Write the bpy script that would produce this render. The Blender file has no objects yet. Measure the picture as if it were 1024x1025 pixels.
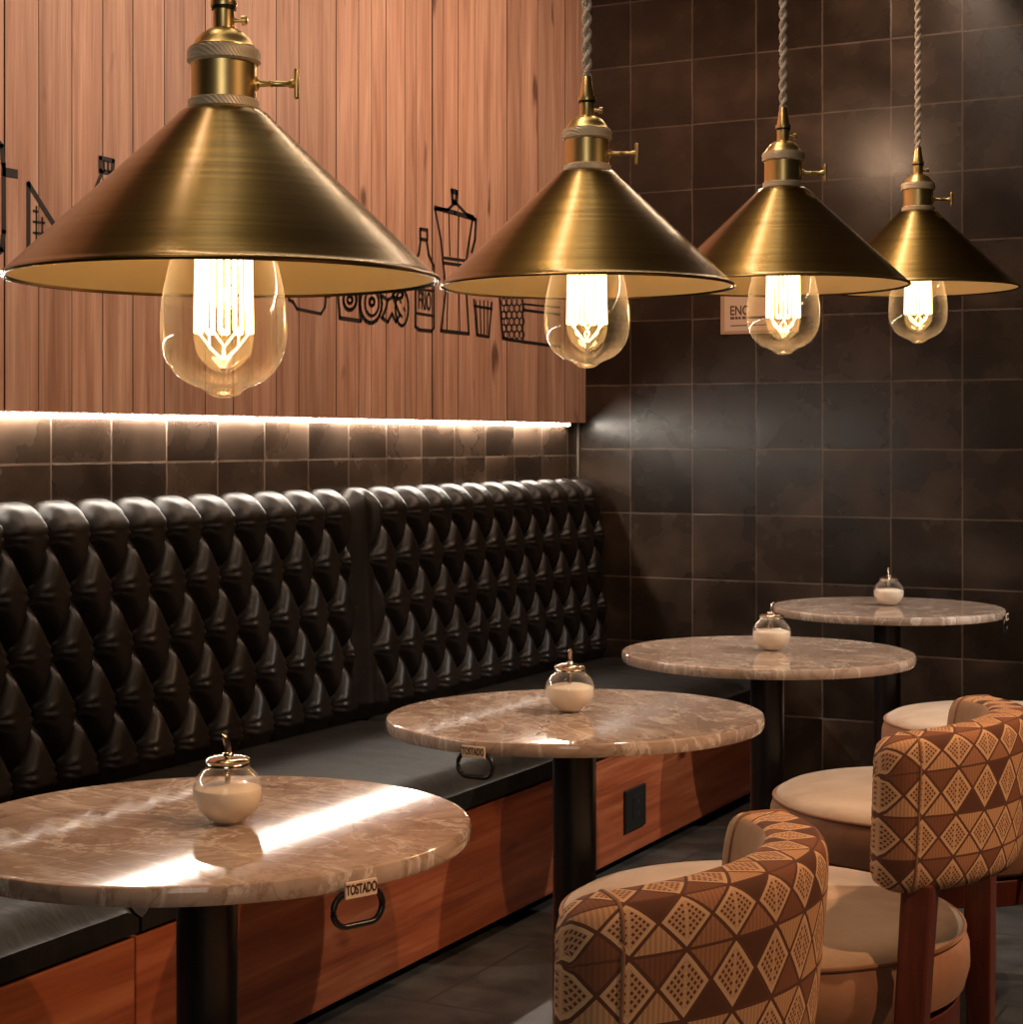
import bpy, bmesh, math, random
from math import sin, cos, pi, sqrt, atan2, asin, radians
from mathutils import Vector, Matrix, Quaternion

random.seed(7)
S = bpy.context.scene
C = S.collection

# ------------------------------------------------------------------ camera, world, lights, exposure
YAW = radians(27.5)
CAMZ = 1.30
cam_data = bpy.data.cameras.new('camera')
cam = bpy.data.objects.new('camera', cam_data)
C.objects.link(cam)
cam.location = (0, 0, CAMZ)
cam.rotation_euler = (pi / 2, 0, YAW)
cam_data.sensor_fit = 'HORIZONTAL'
cam_data.sensor_width = 36
cam_data.lens = 36 * 1800 / 1024
cam_data.shift_y = -0.0698
cam_data.clip_start = 0.05
S.camera = cam

S.view_settings.view_transform = 'Standard'
S.view_settings.look = 'None'
S.view_settings.exposure = 0.0
S.view_settings.gamma = 1.0
S.view_settings.use_curve_mapping = False

world = bpy.data.worlds.new('room_ambience')
S.world = world
world.use_nodes = True
wbg = world.node_tree.nodes['Background']
wbg.inputs[0].default_value = (1.0, 0.80, 0.62, 1)
wbg.inputs[1].default_value = 0.010


def lamp(name, kind, loc, target=None, energy=10, color=(1, .8, .6), **kw):
    d = bpy.data.lights.new(name, kind)
    d.energy = energy
    d.color = color
    for k, v in kw.items():
        setattr(d, k, v)
    o = bpy.data.objects.new(name, d)
    C.objects.link(o)
    o.location = loc
    if target is not None:
        o.rotation_euler = (Vector(target) - Vector(loc)).to_track_quat('-Z', 'Y').to_euler()
    return o


# track spots on the aisle side of the ceiling, warm near the camera and whiter towards the back
for y_, e_, c_, a_ in ((1.95, 185, (1, .58, .32), 54), (3.15, 215, (1, .64, .38), 54), (4.45, 300, (1, .92, .82), 52), (5.70, 330, (1, .97, .92), 46)):
    lamp('track_spot', 'SPOT', (1.05, y_ + .1, 3.2), (-1.0, y_, .5), e_, c_, spot_size=radians(a_), spot_blend=.5, shadow_soft_size=.03)
# wall washer over the boarded panel
lamp('wall_wash', 'AREA', (-1.75, 4.2, 3.1), (-3.05, 4.3, 1.95), 47, (1, .72, .53), shape='RECTANGLE', size=4.6, size_y=.12)
# long fill light added above the tables, puts the streak on the shades
lamp('overhead_fill', 'AREA', (-1.55, 3.6, 3.22), (-1.55, 3.6, 0), 6, (1, .80, .55), shape='RECTANGLE', size=.24, size_y=5.2)
# unseen fill light added behind the camera to brighten the brass sockets
lamp('rear_fill', 'AREA', (.15, -.9, 1.9), (-1.5, 3.0, 1.6), 13, (1, .88, .74), shape='RECTANGLE', size=.9, size_y=1.7)
# accent lamp that glints on the glazed back wall
lamp('accent_lamp', 'POINT', (-2.18, 5.2, 2.54), None, 13.0, (1, .62, .38), shadow_soft_size=.045)


# ------------------------------------------------------------------ node helpers
class V:
    """a tiny wrapper that turns python arithmetic into math nodes"""
    def __init__(s, nt, sock): s.nt, s.k = nt, sock
    def m(s, op, b=None, c=None):
        n = s.nt.nodes.new('ShaderNodeMath'); n.operation = op
        s.nt.links.new(s.k, n.inputs[0])
        for i, x in ((1, b), (2, c)):
            if x is None: continue
            if isinstance(x, V): s.nt.links.new(x.k, n.inputs[i])
            else: n.inputs[i].default_value = x
        return V(s.nt, n.outputs[0])
    def __add__(s, o): return s.m('ADD', o)
    def __sub__(s, o): return s.m('SUBTRACT', o)
    def __mul__(s, o): return s.m('MULTIPLY', o)
    def __truediv__(s, o): return s.m('DIVIDE', o)
    def lt(s, o): return s.m('LESS_THAN', o)
    def gt(s, o): return s.m('GREATER_THAN', o)
    def floor(s): return s.m('FLOOR')
    def fract(s): return s.m('FRACT')
    def abs(s): return s.m('ABSOLUTE')
    def min(s, o): return s.m('MINIMUM', o)
    def max(s, o): return s.m('MAXIMUM', o)
    def mod(s, o): return s.m('FLOORED_MODULO', o)


class Mat:
    def __init__(s, name, col=(.5, .5, .5), rough=.5, metal=0.0, **kw):
        s.mat = bpy.data.materials.new(name)
        s.mat.use_nodes = True
        s.nt = s.mat.node_tree
        s.b = s.nt.nodes['Principled BSDF']
        s.b.inputs['Base Color'].default_value = (*col, 1)
        s.b.inputs['Roughness'].default_value = rough
        s.b.inputs['Metallic'].default_value = metal
        for k, v in kw.items():
            s.b.inputs[k.replace('_', ' ')].default_value = v
    def node(s, t, **kw):
        n = s.nt.nodes.new(t)
        for k, v in kw.items(): setattr(n, k, v)
        return n
    def link(s, a, b): s.nt.links.new(a, b)
    def coord(s, kind='Object'):
        return s.node('ShaderNodeTexCoord').outputs[kind]
    def mapping(s, scale=(1, 1, 1), rot=(0, 0, 0), loc=(0, 0, 0), kind='Object', src=None):
        n = s.node('ShaderNodeMapping')
        n.inputs['Scale'].default_value = scale
        n.inputs['Rotation'].default_value = rot
        n.inputs['Location'].default_value = loc
        s.link(src if src is not None else s.coord(kind), n.inputs[0])
        return n.outputs[0]
    def noise(s, vec, scale=5, detail=4, rough=.5, dist=0.0):
        n = s.node('ShaderNodeTexNoise')
        n.inputs['Scale'].default_value = scale
        n.inputs['Detail'].default_value = detail
        n.inputs['Roughness'].default_value = rough
        n.inputs['Distortion'].default_value = dist
        s.link(vec, n.inputs['Vector'])
        return n.outputs[0]
    def ramp(s, fac, stops):
        n = s.node('ShaderNodeValToRGB')
        e = n.color_ramp.elements
        while len(e) < len(stops): e.new(.5)
        for i, (p, c) in enumerate(stops):
            e[i].position = p
            e[i].color = (*c, 1) if len(c) == 3 else c
        s.link(fac, n.inputs[0])
        return n.outputs[0]
    def mix(s, fac, a, b, blend='MIX'):
        n = s.node('ShaderNodeMix', data_type='RGBA', blend_type=blend)
        for sock, x in ((n.inputs[0], fac), (n.inputs[6], a), (n.inputs[7], b)):
            if isinstance(x, V): x = x.k
            if isinstance(x, (int, float)): sock.default_value = x
            elif isinstance(x, tuple): sock.default_value = (*x, 1)
            else: s.link(x, sock)
        return n.outputs[2]
    def color(s, sock): s.link(sock, s.b.inputs['Base Color'])
    def rough(s, sock): s.link(sock, s.b.inputs['Roughness'])
    def bump(s, h, strength=.3, dist=.005):
        n = s.node('ShaderNodeBump')
        n.inputs['Strength'].default_value = strength
        n.inputs['Distance'].default_value = dist
        s.link(h, n.inputs['Height'])
        s.link(n.outputs[0], s.b.inputs['Normal'])


g = lambda v: (v, v, v)


def tile_mat(name, axis, bw, rh, ou, ov, k=1.0, spec=.5, coat=0.0):
    """glazed dark tile; the grid is laid out in metres on the wall plane"""
    m = Mat(name, rough=.3, Specular_IOR_Level=spec, Coat_Weight=coat, Coat_Roughness=.24)
    co = m.coord()
    sep = m.node('ShaderNodeSeparateXYZ'); m.link(co, sep.inputs[0])
    cmb = m.node('ShaderNodeCombineXYZ')
    u = V(m.nt, sep.outputs[axis]) - ou
    v = V(m.nt, sep.outputs[2 if axis != 2 else 1]) - ov
    m.link(u.k, cmb.inputs[0]); m.link(v.k, cmb.inputs[1])
    br = m.node('ShaderNodeTexBrick', offset=0.0, squash=1.0)
    br.inputs['Scale'].default_value = 1
    br.inputs['Brick Width'].default_value = bw
    br.inputs['Row Height'].default_value = rh
    br.inputs['Mortar Size'].default_value = .0035
    br.inputs['Mortar Smooth'].default_value = .3
    br.inputs['Bias'].default_value = 0
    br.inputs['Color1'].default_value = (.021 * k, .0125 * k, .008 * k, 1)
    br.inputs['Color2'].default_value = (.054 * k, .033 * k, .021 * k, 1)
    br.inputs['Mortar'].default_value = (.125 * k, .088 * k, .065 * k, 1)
    m.link(cmb.outputs[0], br.inputs['Vector'])
    # each tile gets its own mottling
    wn = m.node('ShaderNodeTexWhiteNoise', noise_dimensions='2D')
    c2 = m.node('ShaderNodeCombineXYZ')
    m.link((u / bw).floor().k, c2.inputs[0]); m.link((v / rh).floor().k, c2.inputs[1])
    m.link(c2.outputs[0], wn.inputs['Vector'])
    add = m.node('ShaderNodeVectorMath', operation='MULTIPLY_ADD')
    m.link(wn.outputs['Color'], add.inputs[0]); add.inputs[1].default_value = (9, 9, 9); m.link(co, add.inputs[2])
    n1 = m.noise(add.outputs[0], 4.5, 4, .5, 0.0)
    n2 = m.noise(co, 40, 3, .5)
    blot = m.ramp(n1, [(.34, g(.55)), (.54, g(1.0)), (.72, g(2.0))])
    col = m.mix(1.0, br.outputs['Color'], blot, 'MULTIPLY')
    m.color(col)
    m.rough(m.ramp(n1, [(.3, g(.20)), (.7, g(.34))]))
    h = V(m.nt, m.noise(add.outputs[0], 3.0, 2, .4)) * 1.2 + V(m.nt, n2) * .10 - V(m.nt, br.outputs['Fac']) * .8
    m.bump(h.k, .22, .004)
    return m.mat


def wood_mat(name, c_dark, c_mid, c_light, axis, rough=.45, uv=False, fine=1.0):
    m = Mat(name, rough=rough)
    co = m.coord()
    if uv:
        uvn = m.coord('UV')
        add = m.node('ShaderNodeVectorMath', operation='MULTIPLY_ADD')
        m.link(uvn, add.inputs[0]); add.inputs[1].default_value = (17, 0, 13); m.link(co, add.inputs[2])
        co = add.outputs[0]
    sc = [14 * fine] * 3; sc[axis] = .9 * fine
    n1 = m.noise(m.mapping(tuple(sc), src=co), 1.6, 6, .62, .7)
    sc2 = [60 * fine] * 3; sc2[axis] = 1.5
    n2 = m.noise(m.mapping(tuple(sc2), src=co), 2.0, 3, .5)
    base = m.ramp(n1, [(.30, c_dark), (.50, c_mid), (.70, c_light)])
    fine_ = m.ramp(n2, [(.3, g(.82)), (.7, g(1.12))])
    col = m.mix(1.0, base, fine_, 'MULTIPLY')
    sc3 = [9.0] * 3; sc3[axis] = 3.2
    kn = m.noise(m.mapping(tuple(sc3), src=co), 1.0, 2, .4)
    knot = m.ramp(kn, [(.70, g(0)), (.76, g(1))])
    col = m.mix(knot, col, tuple(x * .45 for x in c_dark))
    if uv:
        su = m.node('ShaderNodeSeparateXYZ'); m.link(uvn, su.inputs[0])
        tone = m.ramp(su.outputs[0], [(0, g(.82)), (1, g(1.15))])
        col = m.mix(1.0, col, tone, 'MULTIPLY')
    m.color(col)
    m.bump(n2, .12, .002)
    return m.mat


M = {}
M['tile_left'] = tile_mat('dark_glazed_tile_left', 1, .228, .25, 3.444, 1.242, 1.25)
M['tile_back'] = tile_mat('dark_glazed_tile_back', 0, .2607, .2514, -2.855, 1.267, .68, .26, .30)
M['tile_floor'] = tile_mat('dark_floor_tile', 0, .6, .6, .1, .2)
m = Mat('floor_stone', rough=.45)
n = m.noise(m.coord(), 6, 6, .6)
m.color(m.ramp(n, [(.35, (.045, .040, .035)), (.65, (.13, .115, .10))]))
br = m.node('ShaderNodeTexBrick', offset=.5)
br.inputs['Scale'].default_value = 1; br.inputs['Brick Width'].default_value = .6; br.inputs['Row Height'].default_value = .6
br.inputs['Mortar Size'].default_value = .004
m.link(m.coord(), br.inputs['Vector'])
m.color(m.mix(br.outputs['Fac'], m.ramp(n, [(.35, (.018, .015, .013)), (.65, (.055, .048, .041))]), (.02, .018, .016)))
M['floor'] = m.mat
M['ceiling'] = Mat('ceiling_paint', (.10, .075, .055), .8).mat
M['plank'] = wood_mat('pine_planks', (.33, .155, .093), (.47, .25, .165), (.58, .345, .24), 2, .5, uv=True)
M['base_wood'] = wood_mat('cherry_boards', (.19, .036, .012), (.30, .072, .025), (.42, .135, .055), 1, .38, uv=True, fine=.8)
M['chair_wood'] = wood_mat('stained_chair_wood', (.060, .011, .005), (.10, .019, .008), (.14, .030, .013), 2, .35)
M['ink'] = Mat('black_mural_paint', (.012, .009, .008), .6).mat
M['black_metal'] = Mat('black_powder_coat', (.008, .007, .0065), .32).mat
M['black_plastic'] = Mat('black_plastic', (.012, .011, .010), .35).mat
M['dark_hole'] = Mat('dark_socket_hole', (.003, .003, .003), .7).mat
M['kick'] = Mat('black_kick_board', (.012, .009, .008), .5).mat

m = Mat('black_button_leather', (.020, .013, .010), .40, Specular_IOR_Level=.32)
nz = m.noise(m.coord(), 160, 3, .5)
n2 = m.noise(m.coord(), 9, 4, .55)
m.color(m.ramp(n2, [(.3, (.007, .0042, .003)), (.7, (.016, .010, .0072))]))
m.bump(nz, .12, .0015)
M['leather'] = m.mat
m = Mat('black_cushion_vinyl', (.022, .019, .017), .52, Specular_IOR_Level=.16)
nz = m.noise(m.coord(), 7, 4, .55)
m.color(m.ramp(nz, [(.3, (.007, .0058, .005)), (.7, (.017, .014, .012))]))
m.bump(m.noise(m.mapping((4, 9, 4)), 1.5, 3, .5), .35, .02)
M['vinyl'] = m.mat

# marble
m = Mat('veined_marble', rough=.045)
w = m.noise(m.coord(), 3.2, 7, .62, 1.6)
w2 = m.noise(m.mapping((1, 2.4, 1), (0, 0, .6)), 2.3, 6, .6, 2.2)
base = m.ramp(w, [(.30, (.22, .138, .100)), (.48, (.38, .270, .205)), (.68, (.52, .40, .325))])
vein = V(m.nt, w2) - .5
vmask = m.ramp(vein.abs().k, [(0.0, g(.75)), (.012, g(.35)), (.035, g(0))])
col = m.mix(vmask, base, (.74, .64, .55))
w3 = m.noise(m.mapping((1.7, .8, 1), (0, 0, -.5)), 4.5, 6, .6, 2.6)
dm = m.ramp((V(m.nt, w3) - .5).abs().k, [(0, g(.6)), (.02, g(.2)), (.05, g(0))])
col = m.mix(dm, col, (.20, .125, .085))
m.color(col)
M['marble'] = m.mat

# brass
def brass(name, col, rough, aniso=0.0, coat=0.0):
    m = Mat(name, col, rough, 1.0)
    m.b.inputs['Coat Weight'].default_value = coat
    m.b.inputs['Coat Roughness'].default_value = .18
    if aniso:
        m.b.inputs['Anisotropic'].default_value = aniso
        t = m.node('ShaderNodeTangent', direction_type='RADIAL', axis='Z')
        m.link(t.outputs[0], m.b.inputs['Tangent'])
    return m
m = brass('brushed_brass_shade', (.42, .29, .07), .26, .4, .6)
nb = m.noise(m.mapping((3, 3, 260)), 1.0, 2, .5)
m.color(m.ramp(nb, [(.3, (.21, .135, .026)), (.7, (.31, .21, .050))]))
M['shade'] = m.mat
M['brass'] = brass('polished_brass', (.92, .70, .30), .34).mat
m = Mat('knurled_pale_brass', (.80, .68, .48), .5, .35)
wv = m.node('ShaderNodeTexWave', bands_direction='DIAGONAL'); wv.inputs['Scale'].default_value = 90
m.link(m.coord(), wv.inputs['Vector'])
m.bump(wv.outputs[0], .35, .0015)
M['knurl'] = m.mat
M['shade_in'] = Mat('pale_gold_lining', (.43, .33, .19), .55, .1).mat
M['rubber'] = Mat('black_washer', (.01, .009, .008), .5).mat
m = Mat('cream_braided_cord', (.88, .80, .68), .8)
wv = m.node('ShaderNodeTexWave', bands_direction='Z'); wv.inputs['Scale'].default_value = 60
m.link(m.coord(), wv.inputs['Vector']); m.bump(wv.outputs[0], .4, .002)
M['cord'] = m.mat


def glass_mat(name, tint, edge, rough=.03, base=.06, top=.9):
    """thin clear glass: see-through with a Fresnel sheen that thickens to the rim"""
    mt = bpy.data.materials.new(name); mt.use_nodes = True
    nt = mt.node_tree; nt.nodes.clear()
    out = nt.nodes.new('ShaderNodeOutputMaterial')
    tr = nt.nodes.new('ShaderNodeBsdfTransparent'); tr.inputs[0].default_value = (*tint, 1)
    gl = nt.nodes.new('ShaderNodeBsdfGlossy'); gl.inputs['Color'].default_value = (*edge, 1); gl.inputs['Roughness'].default_value = rough
    df = nt.nodes.new('ShaderNodeBsdfTranslucent'); df.inputs[0].default_value = (*edge, 1)
    lw = nt.nodes.new('ShaderNodeLayerWeight'); lw.inputs[0].default_value = .35
    rp = nt.nodes.new('ShaderNodeValToRGB')
    rp.color_ramp.elements[0].position = .15; rp.color_ramp.elements[0].color = (base, base, base, 1)
    rp.color_ramp.elements[1].position = 1.0; rp.color_ramp.elements[1].color = (top, top, top, 1)
    nt.links.new(lw.outputs['Facing'], rp.inputs[0])
    mx0 = nt.nodes.new('ShaderNodeMixShader'); mx0.inputs[0].default_value = .2
    nt.links.new(gl.outputs[0], mx0.inputs[1]); nt.links.new(df.outputs[0], mx0.inputs[2])
    mx = nt.nodes.new('ShaderNodeMixShader')
    nt.links.new(rp.outputs[0], mx.inputs[0]); nt.links.new(tr.outputs[0], mx.inputs[1]); nt.links.new(mx0.outputs[0], mx.inputs[2])
    nt.links.new(mx.outputs[0], out.inputs[0])
    return mt
M['bulb_glass'] = glass_mat('amber_bulb_glass', (1.0, .95, .86), (1, .96, .90), .05, .05, .62)
M['jar_glass'] = glass_mat('clear_jar_glass', (.97, .95, .92), (1, .97, .93), .04, .05, .7)


def emit_mat(name, col, strength):
    mt = bpy.data.materials.new(name); mt.use_nodes = True
    b = mt.node_tree.nodes['Principled BSDF']
    b.inputs['Base Color'].default_value = (*col, 1)
    b.inputs['Emission Color'].default_value = (*col, 1)
    b.inputs['Emission Strength'].default_value = strength
    return mt
M['filament'] = emit_mat('glowing_filament', (1, .70, .28), 8)
M['led'] = emit_mat('white_led_diffuser', (1, .90, .77), 85)

M['sugar'] = Mat('white_sugar', (.82, .72, .60), .7).mat
M['chrome'] = Mat('worn_chrome', (.62, .55, .48), .16, 1.0).mat
M['plate'] = Mat('pale_name_plate', (.70, .52, .36), .4).mat
M['plate_ink'] = Mat('dark_plate_lettering', (.05, .018, .010), .5).mat
M['sign'] = Mat('cream_card', (.62, .44, .31), .6).mat
M['sign_edge'] = Mat('tan_card_border', (.46, .27, .17), .6).mat
M['sign_ink'] = Mat('brown_print', (.10, .045, .03), .6).mat

# suede seat
m = Mat('beige_suede', rough=.85)
n1 = m.noise(m.coord(), 4.5, 5, .6, .8)
m.color(m.ramp(n1, [(.32, (.40, .235, .135)), (.5, (.50, .325, .20)), (.68, (.58, .40, .26))]))
m.b.inputs['Sheen Weight'].default_value = .25
m.b.inputs['Sheen Roughness'].default_value = .5
m.bump(m.noise(m.coord(), 5, 3, .5, .4), .25, .02)
M['suede'] = m.mat
m = Mat('shaded_brown_suede', rough=.85)  # seat suede again, shade of the sides mixed into its colour; piping too
n1 = m.noise(m.coord(), 6, 5, .6, .8)
m.color(m.ramp(n1, [(.32, (.25, .105, .050)), (.68, (.36, .175, .095))]))
M['suede_side'] = m.mat
m = Mat('plain_back_lining', rough=.85)
n1 = m.noise(m.coord(), 6, 5, .6, .8)
m.color(m.ramp(n1, [(.32, (.36, .20, .11)), (.68, (.48, .30, .18))]))
M['lining'] = m.mat

# woven diamond upholstery, in metres on the UV map
m = Mat('woven_diamond_fabric', rough=.85)
uvs = m.node('ShaderNodeSeparateXYZ'); m.link(m.coord('UV'), uvs.inputs[0])
U = V(m.nt, uvs.outputs[0]); W = V(m.nt, uvs.outputs[1])
DW, DH = .064, .069
A = U / DW + W / DH
B = U / DW - W / DH
ia, ib = A.floor(), B.floor()
fa, fb = A.fract(), B.fract()
edge = fa.min((fa * -1) + 1).min(fb.min((fb * -1) + 1))
dotted = ((ia - ib).mod(2)).lt(.5)
upper = (fa - fb).gt(0)
wn = m.node('ShaderNodeTexWhiteNoise', noise_dimensions='3D')
cb = m.node('ShaderNodeCombineXYZ')
m.link(ia.k, cb.inputs[0]); m.link(ib.k, cb.inputs[1]); m.link(upper.k, cb.inputs[2]); m.link(cb.outputs[0], wn.inputs['Vector'])
tone = m.ramp(wn.outputs[0], [(0, (.11, .034, .014)), (.22, (.23, .078, .032)), (.44, (.40, .165, .072)), (.66, (.60, .31, .145))])
tone.node.color_ramp.interpolation = 'CONSTANT'
stripe = ((U * 170).fract()).lt(.45)
tone = m.mix(stripe * .28, tone, (.09, .030, .014))
dots = ((fa * 8).fract() - .5).abs().max(((fb * 8).fract() - .5).abs()).lt(.29)
dcol = m.mix(dots, (.56, .30, .15), (.14, .044, .018))
mid = ((fa + fb) - 1).abs().lt(.05)
dcol = m.mix(mid, dcol, (.62, .35, .18))
border = edge.lt(.13)
dcol = m.mix(border, dcol, (.68, .40, .21))
col = m.mix(dotted, tone, dcol)
line = edge.lt(.045)
hline = (fa - fb).abs().lt(.05) * ((dotted * -1) + 1)
col = m.mix(line.max(hline), col, (.12, .040, .018))
m.color(col)
m.bump(((dots * dotted * -.5) + (line * -1)).k, .35, .003)
M['weave'] = m.mat

# ------------------------------------------------------------------ mesh helpers
def link(name, me, parent=None, mats=()):
    o = bpy.data.objects.new(name, me)
    C.objects.link(o)
    for x in mats if isinstance(mats, (list, tuple)) else [mats]:
        me.materials.append(x)
    if parent is not None: o.parent = parent
    return o


def from_bm(name, bm, mats, parent=None, smooth=True, sharp=38):
    me = bpy.data.meshes.new(name)
    bmesh.ops.recalc_face_normals(bm, faces=bm.faces)
    for f in bm.faces: f.smooth = smooth
    if smooth:
        for e in bm.edges:
            if len(e.link_faces) == 2 and e.calc_face_angle(0) > radians(sharp): e.smooth = False
    bm.to_mesh(me); bm.free()
    return link(name, me, parent, mats)


def thing(name, label, cat, loc=(0, 0, 0), rz=0, group=None):
    o = bpy.data.objects.new(name, None)
    o.empty_display_size = .05
    C.objects.link(o)
    o.location = loc; o.rotation_euler = (0, 0, rz)
    return tag(o, label, cat, group)


def tag(o, label, cat, group=None):
    o['label'] = label; o['category'] = cat
    if group: o['group'] = group
    return o


def structure(o, label=None):
    o['kind'] = 'structure'
    if label: o['label'] = label
    return o


def box(bm, lo, hi, bevel=0, seg=2, mi=0):
    vs = [bm.verts.new((x, y, z)) for x in (lo[0], hi[0]) for y in (lo[1], hi[1]) for z in (lo[2], hi[2])]
    idx = [(0, 1, 3, 2), (4, 6, 7, 5), (0, 4, 5, 1), (2, 3, 7, 6), (0, 2, 6, 4), (1, 5, 7, 3)]
    fs = [bm.faces.new([vs[i] for i in q]) for q in idx]
    for f in fs: f.material_index = mi
    if bevel:
        es = list({e for f in fs for e in f.edges})
        r = bmesh.ops.bevel(bm, geom=es, offset=bevel, segments=seg, profile=.5, affect='EDGES')
        for f in r['faces']: f.material_index = mi
    return vs


def lathe(bm, prof, n=48, center=(0, 0, 0), mi=0, mat4=None):
    """prof: list of (r, z); ends on the axis close the shape"""
    rings = []
    for r, z in prof:
        if r < 1e-6:
            rings.append([bm.verts.new((center[0], center[1], center[2] + z))])
        else:
            rings.append([bm.verts.new((center[0] + r * cos(2 * pi * k / n), center[1] + r * sin(2 * pi * k / n), center[2] + z)) for k in range(n)])
    for a, b in zip(rings, rings[1:]):
        for k in range(n):
            k2 = (k + 1) % n
            if len(a) == 1 and len(b) == 1: continue
            if len(a) == 1: f = bm.faces.new((a[0], b[k], b[k2]))
            elif len(b) == 1: f = bm.faces.new((a[k], a[k2], b[0]))
            else: f = bm.faces.new((a[k], a[k2], b[k2], b[k]))
            f.material_index = mi
    if mat4 is not None:
        bmesh.ops.transform(bm, matrix=mat4, verts=[v for r in rings for v in r])
    return rings


def fine_profile(prof, sub=4):
    out = []
    for i in range(len(prof) - 1):
        p0, p1, p2, p3 = (prof[max(0, i - 1)], prof[i], prof[i + 1], prof[min(len(prof) - 1, i + 2)])
        for k in range(sub):
            t = k / sub
            out.append(tuple(.5 * (2 * b + (c - a) * t + (2 * a - 5 * b + 4 * c - d) * t * t + (3 * b - a - 3 * c + d) * t ** 3) for a, b, c, d in zip(p0, p1, p2, p3)))
    out.append(prof[-1])
    return out


def tube(bm, path, r, n=8, closed=False, mi=0, cap=True, flat=None):
    """round tube along a path; flat=(normal, half_width) squashes it into a ribbon stroke"""
    P = [Vector(p) for p in path]
    N = len(P)
    rings = []
    up = Vector((0, 0, 1))
    for i, p in enumerate(P):
        if closed: t = (P[(i + 1) % N] - P[i - 1])
        else: t = P[min(i + 1, N - 1)] - P[max(i - 1, 0)]
        t.normalize()
        a = t.cross(up)
        if a.length < 1e-3: a = t.cross(Vector((1, 0, 0)))
        a.normalize(); b = t.cross(a).normalized()
        rr = r(i / max(1, N - 1)) if callable(r) else r
        rings.append([bm.verts.new(p + a * rr * cos(2 * pi * k / n) + b * rr * sin(2 * pi * k / n)) for k in range(n)])
    pairs = list(zip(rings, rings[1:])) + ([(rings[-1], rings[0])] if closed else [])
    for a, b in pairs:
        for k in range(n):
            f = bm.faces.new((a[k], a[(k + 1) % n], b[(k + 1) % n], b[k])); f.material_index = mi
    if cap and not closed:
        bm.faces.new(rings[0]).material_index = mi
        bm.faces.new(rings[-1]).material_index = mi


def prism_between(bm, a, b, wa, wb, bevel=.004):
    """tapered rectangular post from a (bottom) to b (top); wa, wb = (wx, wy)"""
    vs = []
    for c, w_ in ((a, wa), (b, wb)):
        for sx, sy in ((-1, -1), (1, -1), (1, 1), (-1, 1)):
            vs.append(bm.verts.new((c[0] + sx * w_[0] / 2, c[1] + sy * w_[1] / 2, c[2])))
    fs = [bm.faces.new(vs[0:4][::-1]), bm.faces.new(vs[4:8])]
    for k in range(4):
        fs.append(bm.faces.new((vs[k], vs[(k + 1) % 4], vs[4 + (k + 1) % 4], vs[4 + k])))
    if bevel:
        es = list({e for f in fs for e in f.edges})
        bmesh.ops.bevel(bm, geom=es, offset=bevel, segments=2, profile=.5, affect='EDGES')


def dup(root, loc, rz, label, group=None):
    r = root.copy(); C.objects.link(r); r.location = loc; r.rotation_euler = (0, 0, rz)
    r['label'] = label
    if group: r['group'] = group
    for ch in list(root.children):
        c = ch.copy(); C.objects.link(c); c.parent = r
        for gg in list(ch.children):
            d = gg.copy(); C.objects.link(d); d.parent = c
    return r


def text_mesh(name, body, size, mat, parent, mtx, sx=1.0, extrude=.0006, bold=0.0):
    cu = bpy.data.curves.new(name + '_curve', 'FONT')
    cu.body = body; cu.size = size; cu.align_x = 'CENTER'; cu.align_y = 'CENTER'
    cu.extrude = extrude; cu.offset = bold
    t = bpy.data.objects.new(name + '_tmp', cu); C.objects.link(t)
    dg = bpy.context.evaluated_depsgraph_get()
    me = bpy.data.meshes.new_from_object(t.evaluated_get(dg))
    bpy.data.objects.remove(t); bpy.data.curves.remove(cu)
    me.transform(Matrix.Diagonal((sx, 1, 1, 1)))
    me.transform(mtx)
    me.materials.clear()
    me.name = name
    return link(name, me, parent, mat)


# ------------------------------------------------------------------ the setting
XW, YB, ZC = -3.086, 6.5, 3.3
PX = -3.05            # face of the boarded panel
PZ = 1.371            # its lower edge

bm = bmesh.new(); box(bm, (XW - .1, -1.2, -.1), (3.4, YB + .1, 0)); structure(from_bm('floor', bm, M['floor'], smooth=False))
bm = bmesh.new(); box(bm, (XW - .1, -1.2, ZC), (3.4, YB + .1, ZC + .1)); structure(from_bm('ceiling', bm, M['ceiling'], smooth=False))
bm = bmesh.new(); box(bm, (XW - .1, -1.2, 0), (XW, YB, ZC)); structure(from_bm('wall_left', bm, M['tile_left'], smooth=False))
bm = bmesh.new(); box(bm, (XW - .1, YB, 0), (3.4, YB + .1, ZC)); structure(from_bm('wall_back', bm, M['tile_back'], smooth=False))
# slim metal profile in the tiled corner
bm = bmesh.new(); box(bm, (XW, YB - .012, 1.0), (XW + .012, YB, PZ), .002)
structure(from_bm('trim_2', bm, Mat('dull_corner_profile', (.20, .16, .13), .35, .7).mat, smooth=False))

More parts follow.
